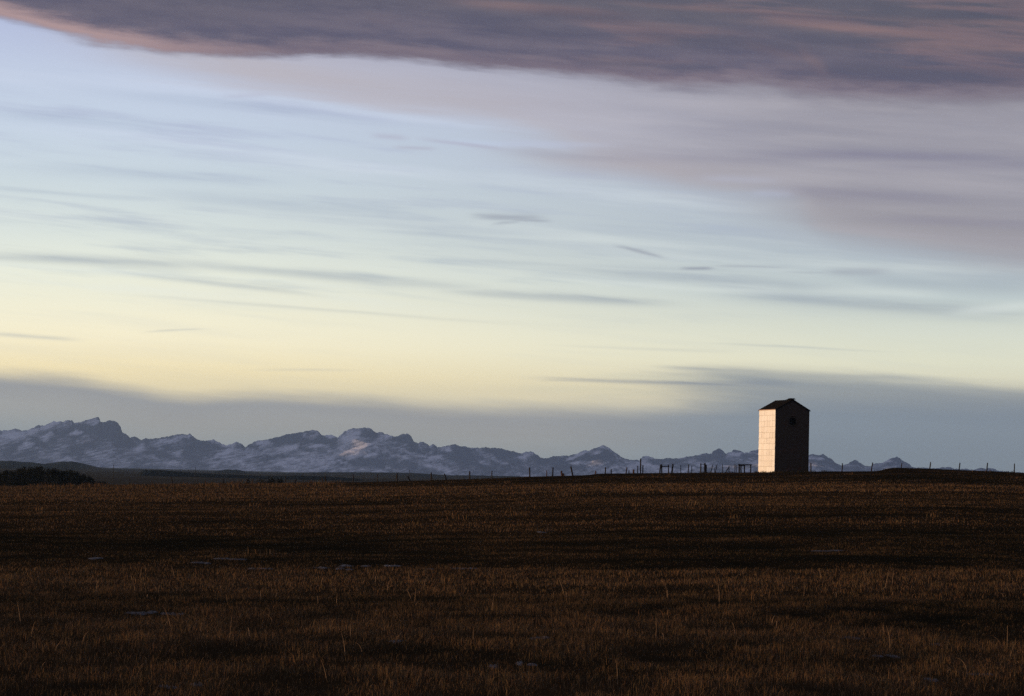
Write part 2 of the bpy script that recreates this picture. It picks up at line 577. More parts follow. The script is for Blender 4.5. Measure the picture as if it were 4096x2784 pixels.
def dryness(x, y):
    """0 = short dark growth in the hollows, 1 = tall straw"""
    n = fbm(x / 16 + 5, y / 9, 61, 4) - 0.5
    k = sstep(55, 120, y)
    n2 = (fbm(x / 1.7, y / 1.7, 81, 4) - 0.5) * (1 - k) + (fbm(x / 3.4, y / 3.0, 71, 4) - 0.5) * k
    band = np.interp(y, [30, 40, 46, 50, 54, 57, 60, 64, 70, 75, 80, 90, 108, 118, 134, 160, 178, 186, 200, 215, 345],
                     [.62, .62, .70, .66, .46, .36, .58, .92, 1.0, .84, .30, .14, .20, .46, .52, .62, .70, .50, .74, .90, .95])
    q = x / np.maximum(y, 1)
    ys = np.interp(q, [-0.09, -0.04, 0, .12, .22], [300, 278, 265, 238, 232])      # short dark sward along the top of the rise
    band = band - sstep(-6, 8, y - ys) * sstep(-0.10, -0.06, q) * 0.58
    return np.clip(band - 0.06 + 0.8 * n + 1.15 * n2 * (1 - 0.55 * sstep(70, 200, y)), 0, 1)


m_ground, t, b = new_mat("ground_soil")
d = attr_node("dry")
P = objco()
gn = nz(P, 1.6, 6, 0.65)
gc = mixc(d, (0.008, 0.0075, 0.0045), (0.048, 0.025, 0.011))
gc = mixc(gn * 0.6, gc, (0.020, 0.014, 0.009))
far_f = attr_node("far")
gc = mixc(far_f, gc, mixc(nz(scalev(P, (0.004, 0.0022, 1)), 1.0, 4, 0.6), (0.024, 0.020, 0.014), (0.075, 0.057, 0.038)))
Ex.put(b.inputs["Base Color"], gc)
b.inputs["Roughness"].default_value = 1.0
b.inputs["Specular IOR Level"].default_value = 0.0
bump(b, nz(P, 3.0, 6, 0.7), 0.6, 0.15)

rows = np.concatenate([np.linspace(-60, 20, 14), np.geomspace(22, 345, 300), np.geomspace(348, 600, 40), np.geomspace(640, 34000, 44)])
cols = np.linspace(-1, 1, 361)
cols = np.sign(cols) * np.abs(cols) ** 1.0
W = np.maximum(46.0, 0.42 * np.abs(rows))
gx = cols[None, :] * W[:, None]
gy = np.repeat(rows[:, None], len(cols), 1)
gz = terrain(gx, gy)
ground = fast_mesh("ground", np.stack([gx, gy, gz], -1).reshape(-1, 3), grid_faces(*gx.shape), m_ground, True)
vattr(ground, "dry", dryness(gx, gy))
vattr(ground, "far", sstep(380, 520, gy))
tag(ground, kind="structure")

# ------------------------------------------------------------------ grass
m_grass, t, b = new_mat("dry_grass")
Ex.put(b.inputs["Base Color"], attr_node("tint", "Color"))
b.inputs["Roughness"].default_value = 0.9
b.inputs["Specular IOR Level"].default_value = 0.05


def scatter(n, y0, y1, half=0.265, extra=9.0):
    """n points, evenly spread over the wedge between the two distances"""
    u = rng.random(n)
    y = np.sqrt(y0 ** 2 + u * (y1 ** 2 - y0 ** 2))
    x = (rng.random(n) * 2 - 1) * (half * y + extra)
    return x, y


def blades(x, y, h, w, lean, tint, bend=0.5):
    n = len(x)
    z = terrain(x, y) - 0.02
    a = rng.random(n) * 2 * np.pi                      # lean direction
    f = rng.random(n) * np.pi                          # facing of the blade's width
    l0 = np.abs(rng.normal(0, 1, n)) * lean
    ux, uy = np.cos(a), np.sin(a)
    wx, wy = np.cos(f) * w / 2, np.sin(f) * w / 2
    base = np.stack([x, y, z], -1)
    mid = base + np.stack([ux * l0 * h * 0.35, uy * l0 * h * 0.35, h * 0.58], -1)
    tip = base + np.stack([ux * l0 * h * (0.9 + bend), uy * l0 * h * (0.9 + bend), h * (1.0 - 0.35 * np.minimum(l0, 1.5))], -1)
    wv = np.stack([wx, wy, np.zeros(n)], -1)
    co = np.stack([base - wv, base + wv, mid - wv * 0.8, mid + wv * 0.8, tip], 1)
    k = np.arange(n)[:, None] * 5
    tri = np.concatenate([k + [0, 1, 3], k + [0, 3, 2], k + [2, 3, 4]], 0)
    return co.reshape(-1, 3), tri, np.repeat(tint, 5, 0)


STRAW = np.array([[0.122, 0.067, 0.031], [0.112, 0.056, 0.028], [0.100, 0.066, 0.030], [0.132, 0.080, 0.043], [0.094, 0.053, 0.031]])
DARK = np.array([[0.015, 0.014, 0.008], [0.012, 0.013, 0.0075], [0.024, 0.015, 0.009]])


def tints(n, dr):
    s = STRAW[rng.integers(0, len(STRAW), n)] * rng.uniform(0.7, 1.15, (n, 1))
    k = DARK[rng.integers(0, len(DARK), n)] * rng.uniform(0.7, 1.3, (n, 1))
    f = np.clip(dr * 1.25 - 0.12 + rng.normal(0, 0.18, n), 0, 1)[:, None]
    return k + (s - k) * f


parts, off = [], 0
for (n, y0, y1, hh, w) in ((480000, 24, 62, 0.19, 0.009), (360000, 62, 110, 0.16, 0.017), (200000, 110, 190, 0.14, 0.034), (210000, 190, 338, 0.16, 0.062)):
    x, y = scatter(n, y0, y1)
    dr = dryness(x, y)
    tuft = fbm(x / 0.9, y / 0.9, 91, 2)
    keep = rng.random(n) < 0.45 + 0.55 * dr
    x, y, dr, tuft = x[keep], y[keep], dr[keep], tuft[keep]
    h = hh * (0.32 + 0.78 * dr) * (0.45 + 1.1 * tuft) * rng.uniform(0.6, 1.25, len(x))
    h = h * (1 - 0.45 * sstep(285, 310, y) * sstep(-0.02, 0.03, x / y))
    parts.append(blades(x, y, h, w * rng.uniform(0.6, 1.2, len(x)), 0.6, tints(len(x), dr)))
# taller weed clumps, which also break the skyline at the left
cx, cy = scatter(240, 36, 325)
for i in range(len(cx)):
    k = int(rng.integers(8, 22))
    r = 0.12 + 0.0016 * cy[i]
    x = cx[i] + rng.normal(0, r, k)
    y = cy[i] + rng.normal(0, r, k)
    if dryness(cx[i:i + 1], cy[i:i + 1])[0] < 0.35:
        continue
    tt = STRAW[rng.integers(0, 5, k)] * rng.uniform(0.7, 1.3, (k, 1))
    parts.append(blades(x, y, rng.uniform(0.2, 0.4, k), np.full(k, 0.007 + 0.0002 * cy[i]), 0.4, tt))
for px in np.concatenate([rng.uniform(3020, 3250, 46), rng.uniform(2600, 3030, 22), rng.uniform(3250, 4096, 26)]):      # weeds at the foot of the granary and fence
    p = at(px, 1890, float(rng.uniform(328, 333.4)))
    k = int(rng.integers(5, 14))
    x = p[0] + rng.normal(0, 0.25, k)
    y = np.minimum(p[1] + rng.normal(0, 0.3, k), 333.6)
    tt = DARK[rng.integers(0, 3, k)] * rng.uniform(0.8, 2.2, (k, 1))
    parts.append(blades(x, y, rng.uniform(0.15, 0.42, k), np.full(k, 0.045), 0.5, tt))
cl = rng.random(80) * 1450 - 100
for px in cl:
    p = at(px, 1940, float(rng.uniform(285, 334)))
    k = int(rng.integers(14, 40))
    x = p[0] + rng.normal(0, 0.5, k)
    y = np.minimum(p[1] + rng.normal(0, 0.6, k), 335)
    tt = STRAW[rng.integers(0, 5, k)] * rng.uniform(0.6, 1.1, (k, 1))
    parts.append(blades(x, y, rng.uniform(0.3, 0.75, k) * rng.uniform(0.6, 1.2), np.full(k, 0.07), 0.4, tt))
co, tr, ti = [], [], []
for c, f, q in parts:
    co.append(c)
    tr.append(f + off)
    ti.append(q)
    off += len(c)
grass = fast_mesh("dry_grass", np.concatenate(co), np.concatenate(tr), m_grass)
vcolor(grass, "tint", np.concatenate(ti))
tag(grass, "brown autumn grass covering the dusky field", "grass", kind="stuff")

# long bleached stalks, bent over, standing out of the near grass
m_stalk, t, b = new_mat("bleached_stalks")
Ex.put(b.inputs["Base Color"], mixc(nz(objco(), 0.7, 2), (0.16, 0.085, 0.04), (0.34, 0.22, 0.13)))
b.inputs["Roughness"].default_value = 0.8
sv, sf = [], []
nst = 110
sx, sy = scatter(nst, 36, 72, 0.25, 2.0)
sz = terrain(sx, sy)
for i in range(nst):
    h = random.uniform(0.22, 0.55)
    a = random.uniform(0, 2 * math.pi)
    curl = random.choice((0.2, 0.3, 0.5, 1.2, 2.0, 2.6))
    w = (0.0035 + 0.00004 * sy[i]) * random.uniform(0.7, 1.3)
    p = Vector((sx[i], sy[i], sz[i] - 0.03))
    n = 8
    ang = random.uniform(-0.1, 0.25)
    side = Vector((1, 0.2, 0)).normalized() * w
    for j in range(n + 1):
        k = 1 - 0.6 * j / n
        for q in (-side * k, Vector((0, -1, 0.4)) * w * k, side * k):
            sv.append(tuple(p + q))
        ang += curl / n * (0.3 + 1.4 * j / n)
        p = p + Vector((math.cos(a) * math.sin(ang), math.sin(a) * math.sin(ang), math.cos(ang))) * h / n
    base = len(sv) - 3 * (n + 1)
    for j in range(n):
        for e in range(3):
            g = (e + 1) % 3
            sf.append((base + 3 * j + e, base + 3 * j + g, base + 3 * j + 3 + g, base + 3 * j + 3 + e))
stalks = link_mesh("grass_stalks", sv, sf, m_stalk)
tag(stalks, "pale bleached stalks bending over the brown grass", "grass", kind="stuff")

# ------------------------------------------------------------------ old snow lying in the hollows
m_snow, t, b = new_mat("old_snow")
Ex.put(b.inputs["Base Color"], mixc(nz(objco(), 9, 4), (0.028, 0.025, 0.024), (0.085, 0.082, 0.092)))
b.inputs["Roughness"].default_value = 0.7
SNOW = [(392, 2237, 30), (800, 2252, 45), (923, 2238, 60), (1050, 2275, 70), (1260, 2272, 60), (1420, 2266, 60), (1380, 2278, 40), (599, 2456, 75),
        (694, 2456, 40), (677, 2750, 45), (795, 2742, 50), (1556, 2266, 45), (1724, 2277, 40), (1864, 2274, 55),
        (2166, 2130, 35), (2155, 2554, 55), (1606, 2569, 40), (2104, 2657, 45), (1976, 2668, 25), (3309, 2204, 60), (3544, 2626, 50),
        (3751, 2579, 30), (3712, 2724, 35), (3920, 2700, 45), (3376, 2551, 45)]


def hit_ground(px, py):
    """where the line of sight through a photo pixel meets the ground"""
    r = ray(px, py)
    ys = np.geomspace(30, 334, 1500)
    dzz = r[2] * ys - terrain(r[0] * ys, ys)
    i = np.argmax(dzz < 0) if np.any(dzz < 0) else len(ys) - 1
    return r[0] * ys[i], ys[i]


sv, sf = [], []
for (px, py, hw) in SNOW:
    x0, y0 = hit_ground(px, py)
    lw = hw * y0 / FPX
    for rep in range(3):
        cx0 = x0 + random.uniform(-1, 1) * lw * 0.8
        cy0 = y0 + random.uniform(-0.5, 0.5) * max(0.3, y0 * 0.008)
        a0 = lw * random.uniform(0.35, 0.75)
        b0 = max(0.18, y0 * 0.0055) * random.uniform(0.6, 1.2)
        n = 26
        ph = [random.uniform(0, 6.28) for _ in range(4)]
        base = len(sv)
        for ring in (0.0, 0.5, 1.0):
            for j in range(n if ring else 1):
                w = 2 * math.pi * j / n
                k = ring * (1 + 0.22 * math.sin(2 * w + ph[0]) + 0.16 * math.sin(3 * w + ph[1]) + 0.12 * math.sin(5 * w + ph[2]) + 0.08 * math.sin(9 * w + ph[3]))
                x, y = cx0 + a0 * k * math.cos(w), cy0 + b0 * k * math.sin(w)
                z = float(terrain(np.array([x]), np.array([y]))[0]) + (0.025 if ring < 0.9 else -0.03)
                sv.append((x, y, z))
        for j in range(n):
            k = (j + 1) % n
            sf.append((base, base + 1 + j, base + 1 + k))
            sf.append((base + 1 + j, base + 1 + n + j, base + 1 + n + k, base + 1 + k))
snow = link_mesh("snow", sv, sf, m_snow, None, True)
tag(snow, "thin leftover snow lying in hollows of the field", "snow", kind="stuff")


# ================================================================== MOUNTAINS AND HILLS
def zoomed(pts, x0, y0, k):
    return [(x0 + k * a, y0 + k * c) for a, c in pts]


SKYLINE = zoomed([(-8200, 120), (-7000, -420), (-6300, -380), (-5600, -540), (-5000, -420), (-4400, -500), (-3800, -320), (-3300, -360), (-2700, -120), (-2300, -130), (-1800, 90), (-1500, 100), (-900, 230), (-400, 235), (0, 240), (70, 235), (140, 220), (200, 235), (270, 225), (330, 200), (370, 185), (410, 190), (440, 180), (490, 150),  # first points lie unseen at the left: peaks added to block the sun
                  (550, 152), (590, 155), (630, 138), (670, 142), (690, 165), (740, 160), (800, 140), (860, 125), (900, 112), (920, 120), (935, 158),
                  (970, 155), (1020, 145), (1060, 148), (1100, 170), (1120, 200), (1135, 250), (1190, 285), (1205, 300), (1250, 295), (1290, 310),
                  (1310, 320), (1350, 312), (1400, 315), (1470, 305), (1540, 295), (1600, 280), (1650, 275), (1700, 270), (1750, 275), (1762, 265),
                  (1780, 280), (1820, 310), (1860, 330), (1930, 330), (1980, 318), (2020, 340), (2070, 370)], 0, 1620, .4303)
SKYLINE += zoomed([(10, 308), (60, 295), (105, 275), (150, 290), (195, 325), (215, 300), (250, 285), (310, 262), (400, 245), (470, 232), (560, 205),
                   (640, 190), (710, 185), (770, 170), (810, 162), (850, 168), (880, 180), (895, 205), (930, 215), (960, 210), (985, 205), (1020, 215),
                   (1050, 230), (1075, 205), (1110, 180), (1160, 155), (1220, 145), (1290, 137), (1330, 142), (1380, 165), (1410, 185), (1440, 178),
                   (1480, 195), (1540, 215), (1580, 222), (1610, 215), (1650, 200), (1690, 195), (1715, 200), (1735, 230), (1755, 275), (1790, 285),
                   (1815, 275), (1840, 270), (1870, 285), (1900, 310), (1930, 300), (1960, 305), (1975, 322), (2020, 320)], 900, 1650, .4303)
SKYLINE += zoomed([(0, 170), (50, 163), (80, 178), (140, 185), (180, 195), (240, 192), (300, 185), (340, 195), (420, 195), (460, 208), (540, 220),
                   (590, 240), (640, 225), (680, 222), (720, 240), (770, 280), (800, 285), (850, 268), (890, 263), (950, 262), (1000, 260), (1050, 245),
                   (1100, 230), (1140, 212), (1175, 220), (1220, 200), (1260, 185), (1290, 168), (1320, 180), (1360, 205), (1420, 250), (1480, 290),
                   (1540, 298), (1600, 295), (1630, 265), (1655, 258), (1690, 270), (1740, 290), (1800, 285), (1850, 278), (1920, 282), (1980, 270),
                   (2040, 265), (2110, 250), (2170, 238), (2210, 240)], 1800, 1700, .4733)
SKYLINE += zoomed([(1270, 240), (1320, 200), (1380, 183), (1430, 195), (1470, 240), (1480, 275), (1560, 250), (1620, 215), (1720, 215), (1760, 235),
                   (1800, 265), (1870, 255), (1950, 225), (2035, 205), (2200, 200), (2500, 230), (2700, 240)], 2550, 1750, .2367)
SKYLINE += zoomed([(85, 182), (130, 170), (200, 175), (235, 165), (280, 200), (330, 225), (365, 265), (420, 285), (470, 285), (510, 265), (550, 240),
                   (575, 235), (610, 255), (670, 290), (720, 300), (780, 270), (860, 260), (920, 225), (960, 212), (1000, 200), (1040, 220), (1090, 250),
                   (1140, 280), (1150, 300), (1200, 312), (1450, 315), (1510, 305), (1560, 308), (1600, 325), (1800, 330), (1980, 315), (2030, 325),
                   (2060, 345), (2324, 365), (2700, 380), (3200, 395)], 3200, 1750, .3855)

# snow fields and bare rock: centre, half width, half height (photo pixels), tilt
PALE = [(180, 1707, 62, 13, 22), (178, 1752, 35, 13, 30), (295, 1734, 22, 7, 10), (680, 1762, 88, 14, 12), (714, 1815, 20, 16, 0), (1261, 1741, 20, 7, 10),
        (1162, 1792, 38, 8, 15), (1260, 1785, 32, 6, 12), (1405, 1742, 52, 20, 35), (1445, 1788, 70, 6, 18), (1537, 1752, 38, 11, 15), (1480, 1820, 28, 6, 15),
        (1737, 1830, 32, 8, 15), (1793, 1800, 16, 8, 0), (2108, 1820, 32, 10, 10), (2315, 1818, 48, 8, 25), (2390, 1810, 24, 8, 20), (2297, 1850, 32, 7, 10),
        (60, 1738, 40, 12, 15), (1325, 1748, 18, 9, 0), (2600, 1830, 30, 7, 0), (2780, 1868, 60, 6, 20), (2960, 1812, 40, 8, 10), (3270, 1835, 40, 6, 0),
        (3540, 1845, 22, 8, 25), (390, 1690, 22, 6, 25), (90, 1790, 40, 14, 40), (560, 1790, 30, 10, 30), (900, 1810, 40, 8, 20), (2720, 1833, 26, 8, 20)]
BARE = [(420, 1708, 64, 22, 8), (272, 1722, 36, 10, 25), (842, 1778, 48, 12, -15), (1010, 1778, 25, 14, 0), (1137, 1757, 70, 18, 18), (1275, 1766, 58, 9, 0),
        (1620, 1755, 36, 17, 0), (1460, 1852, 100, 16, 0), (1850, 1802, 55, 22, -25), (2010, 1808, 75, 14, -10), (2345, 1833, 72, 7, 12), (2873, 1815, 28, 25, 0),
        (2245, 1862, 28, 18, 0), (2420, 1818, 26, 16, -30), (470, 1760, 60, 14, -20), (330, 1790, 60, 12, 20), (1100, 1830, 70, 12, 10), (760, 1800, 40, 10, 30),
        (2690, 1840, 40, 9, 0), (3300, 1822, 30, 10, -25), (3590, 1838, 20, 10, -30), (3420, 1848, 18, 8, 0), (2960, 1803, 20, 5, 0), (150, 1765, 40, 10, -30)]

m_mtn, t, b = new_mat("snowy_rock")
sn = attr_node("snow")
P = objco()
sx_ = Ex.tree.nodes.new("ShaderNodeSeparateXYZ")
Ex.put(sx_.inputs[0], P)
mx, my, mz = (Ex(sx_.outputs[i]) for i in range(3))
bend_ = nz(scalev(P, (0.0016, 0.0008, 0.004)), 1.0, 3) - 0.5
strata = nz(xyz(mx * 0.0085 - mz * 0.006 + bend_ * 2.0, my * 0.0006, mz * 0.042 - mx * 0.0137 + bend_ * 2.5), 1.0, 6, 0.62)
gully = nz(xyz(mx * 0.024 + bend_ * 2.0 + mz * 0.006, my * 0.0015, mz * 0.012), 1.0, 5, 0.6)
sn2 = ramp01(sn + (strata - 0.5) * 1.35 + (gully - 0.5) * 0.9, 0.16, 0.92)
Ex.put(b.inputs["Base Color"], mixc(sn2, (0.140, 0.147, 0.200), (0.76, 0.73, 0.78)))
b.inputs["Roughness"].default_value = 1.0
b.inputs["Specular IOR Level"].default_value = 0.0
bump(b, nz(scalev(P, (0.006, 0.006, 0.012)), 1.0, 6, 0.65), 0.5, 60.0)


def ellipses(px, py, lst):
    s = np.zeros_like(px)
    for (ex, ey, rx, ry, tl) in lst:
        c, q = math.cos(R(tl)), math.sin(R(tl))
        a = ((px - ex) * c - (py - ey) * q) / rx
        d2 = ((px - ex) * q + (py - ey) * c) / ry
        s = np.maximum(s, np.exp(-(a * a + d2 * d2) ** 1.3 * 0.9))
    return s


def mountain_range(name, skyline, dist, depth, base, seed, step, nv=150):
    sk = np.array(sorted(skyline))
    px = np.arange(sk[0, 0], sk[-1, 0], step)
    py = np.interp(px, sk[:, 0], sk[:, 1])
    py = py + (fbm(px / 9, px * 0 + 2, seed, 3) - 0.5) * 7 + (fbm(px / 60, px * 0 + 9, seed + 4, 2) - 0.5) * 3
    c = ray(px, py)
    sl, q = c[:, 2], c[:, 0]                             # slope of the skyline, direction
    v = np.linspace(0, 1, nv) ** 0.8
    D = dist
    Y = D - (1 - v[:, None]) * depth + 0 * q[None, :]
    X = q[None, :] * Y
    zc = sl * D
    vv = v[:, None]
    kk = np.exp(-np.linspace(-2.5, 2.5, 61) ** 2)
    zsm = np.convolve(np.pad(zc, 30, mode='edge'), kk / kk.sum(), 'valid')
    zcr = zc
    zc = zsm + (zcr - zsm) * vv ** 5
    spur = ridged(X / 1500 + Y / 5200, Y / 2600, seed + 8, 5, 0.55)
    prof = 0.18 * vv + 0.82 * vv ** 1.45
    z = base + (zc - base) * prof
    z = z + (spur - 0.55) * 420 * (vv * (1 - vv)) ** 0.8 * 1.6 * np.clip((zc - base) / 450, 0.15, 1.2)
    limit = base + (sl * Y - base) * (0.30 + 0.70 * vv ** 0.6)
    z = np.minimum(z, limit)
    zc = zcr
    z[-1] = zc
    # the far side
    nb = 14
    vb = np.linspace(0, 1, nb + 1)[1:, None]
    Yb = D + vb * depth * 0.6
    Xb = q[None, :] * Yb
    zb = zc + (base - zc) * vb ** 0.8 - 10
    X, Y, z = np.vstack([X, Xb]), np.vstack([Y, Yb + 0 * q]), np.vstack([z, zb])
    o = fast_mesh(name, np.stack([X, Y, z], -1).reshape(-1, 3), grid_faces(*X.shape), m_mtn, False)
    # snow in tilted bands, more on left-facing slopes and the named snow fields
    gy_, gx_ = np.gradient(z)
    dX = np.gradient(X, axis=1)
    side = gx_ / np.maximum(dX, 1)
    dip = fbm((X * 0.9 - z * 2.6) / 900, (z + X * 0.33) / 75, seed + 30, 4)
    P3 = np.stack([X, Y, z], -1) @ CR
    sxp = 2048 + FPX * P3[..., 0] / -P3[..., 2]
    syp = 1392 - FPX * P3[..., 1] / -P3[..., 2]
    hi = np.clip((z - base) / np.maximum(zc - base, 30), 0, 1)
    s = 0.38 + 0.95 * (dip - 0.5) + 0.28 * np.clip(side, -1, 1) + 0.48 * ellipses(sxp, syp, PALE) - 0.50 * ellipses(sxp, syp, BARE)
    s = s + 0.35 * (fbm((X * .95 - z * 1.2) / 120, (z + .3 * X) / 40, seed + 50, 4) - 0.5) - 0.05 * hi
    vattr(o, "snow", np.clip(s, 0, 1))
    tag(o, kind="structure")
    return o


mountain_range("mountains", SKYLINE, 25000.0, 5200.0, -12.0, 3, 2.6)

# unseen range, added left of the view to shade the mountains in sight
mountain_range("mountains", [(-8000, 1600), (-7200, 1440), (-6400, 1470), (-5600, 1390), (-4900, 1460), (-4200, 1430), (-3500, 1500), (-3000, 1490), (-2500, 1580), (-2000, 1640),
                             (-1500, 1740), (-1000, 1830), (-800, 1860)], 21400.0, 3600.0, -12.0, 23, 8.0, 90)

# low wooded foothills and grazing land in front of them
m_hill, t, b = new_mat("foothill_woods")
P = objco()
fz = nz(scalev(P, (0.006, 0.003, 0.02)), 1.0, 5, 0.6)
wd = attr_node("wood")
Ex.put(b.inputs["Base Color"], mixc(ramp01(wd + (fz - 0.5) * 0.8, 0.3, 0.7), (0.055, 0.043, 0.031), (0.013, 0.0145, 0.014)))
b.inputs["Roughness"].default_value = 1.0
b.inputs["Specular IOR Level"].default_value = 0.0


def hill(name, line, dist, depth, base, seed, wood, rough, step=3.0):
    sk = np.array(line, float)
    px = np.arange(sk[0, 0], sk[-1, 0], step)
    py = np.interp(px, sk[:, 0], sk[:, 1]) - np.abs(fbm(px / 9, px * 0, seed, 3) - 0.35) * rough
    c = ray(px, py)
    v = np.concatenate([np.linspace(0, 1, 40), 1 + np.linspace(0, 1, 10)[1:]])[:, None]
    Y = dist + (v - 1) * depth
    X = c[:, 0][None, :] * Y
    zc = c[:, 2] * dist
    k = np.where(v <= 1, sstep(0, 1, v) * 0.5 + 0.5 * v, 2 - v)
    z = base + (zc - base) * k + (fbm(X / 300, Y / 400, seed + 3, 4) - 0.5) * (3 + 0.12 * np.abs(zc - base)) * np.sin(np.pi * np.clip(v, 0, 1))
    z = np.where(v <= 1, np.minimum(z, base + (c[:, 2][None, :] * Y - base) * (0.4 + 0.6 * np.clip(v, 0, 1))), z)
    o = fast_mesh(name, np.stack([X, Y + 0 * X, z], -1).reshape(-1, 3), grid_faces(*X.shape), m_hill, True)
    vattr(o, "wood", np.interp(px, *np.array(wood, float).T)[None, :] + 0 * X + 0.25 * np.clip(v, 0, 1) - 0.2)
    tag(o, kind="structure")
    return o


hill("foothills", [(-700, 1840), (-300, 1850), (0, 1844), (48, 1843), (80, 1847), (129, 1850), (177, 1856), (210, 1851), (242, 1846), (290, 1846), (323, 1852), (371, 1864),
                   (419, 1875), (468, 1881), (560, 1884), (700, 1888), (780, 1891), (830, 1893), (865, 1885), (911, 1878), (956, 1880), (989, 1889), (1016, 1893),
                   (1090, 1895), (1197, 1891), (1270, 1889), (1550, 1890), (1640, 1892), (1700, 1895), (1790, 1901), (1910, 1902), (2100, 1906), (2600, 1915)],
     7600.0, 3200.0, -16.0, 5, [(-700, .85), (150, .85), (300, .7), (420, .25), (600, .2), (840, .75), (1000, .7), (1300, .55), (2600, .6)], 2.5)
hill("wooded_rise", [(520, 1935), (556, 1895), (570, 1882), (645, 1881), (742, 1890), (850, 1897), (960, 1900), (1060, 1905), (1180, 1903), (1300, 1906), (1420, 1914),
                     (1500, 1930)], 3300.0, 700.0, -11.0, 15, [(500, 1), (1500, 0.9)], 5)

# ------------------------------------------------------------------ leafless thicket and shrubs
m_leaf, t, b = new_mat("willow_twigs")
Ex.put(b.inputs["Base Color"], mixc(nz(objco(), 0.8, 3), (0.008, 0.0085, 0.006), (0.020, 0.018, 0.011)))
b.inputs["Roughness"].default_value = 1.0
b.inputs["Specular IOR Level"].default_value = 0.0
m_bark, t, b = new_mat("willow_bark")
Ex.put(b.inputs["Base Color"], mixc(nz(objco(), 6, 3), (0.02, 0.016, 0.012), (0.05, 0.04, 0.03)))
b.inputs["Roughness"].default_value = 1.0


def twig_cloud(centres, radii, per, size):
    """many small twig and leaf faces spread through the given crown volumes"""
    co, tri = [], []
    for (c, r) in zip(centres, radii):
        n = int(per * r[0] * r[2])
        d = rng.normal(0, 1, (n, 3))
        d /= np.linalg.norm(d, axis=1)[:, None]
        p = np.array(c) + d * (rng.random((n, 1)) ** 0.45) * np.array(r) * (0.75 + 0.5 * rng.random((n, 1)))
        a = rng.normal(0, 1, (n, 3)) * size
        e = rng.normal(0, 1, (n, 3)) * size
        a[:, 2] = np.abs(a[:, 2]) * 1.6
        co.append(np.stack([p, p + a, p + e], 1).reshape(-1, 3))
    co = np.concatenate(co)
    return co, np.arange(len(co)).reshape(-1, 3)


cs, rs = [], []
line = [(-60, 1890), (20, 1885), (42, 1876), (75, 1878), (95, 1871), (135, 1869), (180, 1873), (215, 1871), (250, 1876), (285, 1880), (310, 1888), (335, 1900), (370, 1918), (420, 1930)]
la = np.array(line, float)
for px in np.arange(-60, 425, 10):
    top = np.interp(px, la[:, 0], la[:, 1]) + random.uniform(-4, 14)
    for row in range(2):
        D = 820 + row * 26 + random.uniform(-8, 8)
        p = at(px, top, D)
        gz0 = float(terrain(p[0:1], p[1:2])[0])
        hgt = max(1.2, p[2] - gz0)
        k = max(1, int(hgt / 1.8))
        for i in range(k):
            zc = gz0 + hgt * (i + 0.5) / k
            cs.append((p[0] + random.uniform(-.6, .6), p[1] + random.uniform(-2, 2), zc))
            rs.append((random.uniform(0.9, 1.6), 1.6, hgt / k * 0.62))
co, tri = twig_cloud(cs, rs, 130, 0.16)
wood = fast_mesh("willow_thicket", co, tri, m_leaf)
tag(wood, "dark willow thicket beyond the left end of the field", "thicket", kind="stuff")


def shrub(px, top, wpx, D, label):
    p = at(px, top, D)
    gz0 = float(terrain(p[0:1], p[1:2])[0])
    e = bpy.data.objects.new("shrub", None)
    COL.objects.link(e)
    e.location = (p[0], p[1], gz0)
    h, w = p[2] - gz0, wpx * D / FPX / 2
    cs = [(random.uniform(-.6, .6) * w, random.uniform(-.5, .5) * w, h * random.uniform(.4, .75)) for _ in range(9)]
    rs = [(w * .45, w * .45, h * .28)] * 9
    co, tri = twig_cloud(cs, rs, 220, 0.14)
    o = fast_mesh("crown", co, tri, m_leaf)
    o.parent = e
    m = MB()
    for k in range(4):
        m.bar((0, 0, -.2), (random.uniform(-.5, .5) * w, random.uniform(-.4, .4) * w, h * .6), .09, .03, 6, seed=k)
    m.build("trunk", m_bark, e)
    tag(e, label, "shrub", "shrubs beyond the field")


shrub(1068, 1907, 84, 860, "widest dark shrub beyond the fence, below the long flat mountain")
shrub(988, 1915, 26, 840, "small dark shrub standing just left of the widest shrub")
shrub(1122, 1908, 30, 880, "small dark shrub standing just right of the widest shrub")

# ================================================================== GRANARY
YAW = R(19.5)
NEAR = at(3098.5, 1890, 334.5)
S, HE, HR = 5.40, 9.15, 10.62
granary = bpy.data.objects.new("granary", None)
COL.objects.link(granary)
granary.location = (NEAR[0], NEAR[1], NEAR[2])
granary.rotation_euler = (0, 0, YAW)            # local x: along the dark end wall; local y: along the sunlit side wall
tag(granary, "tall old granary with one pale sunlit metal wall on the ridge", "granary")

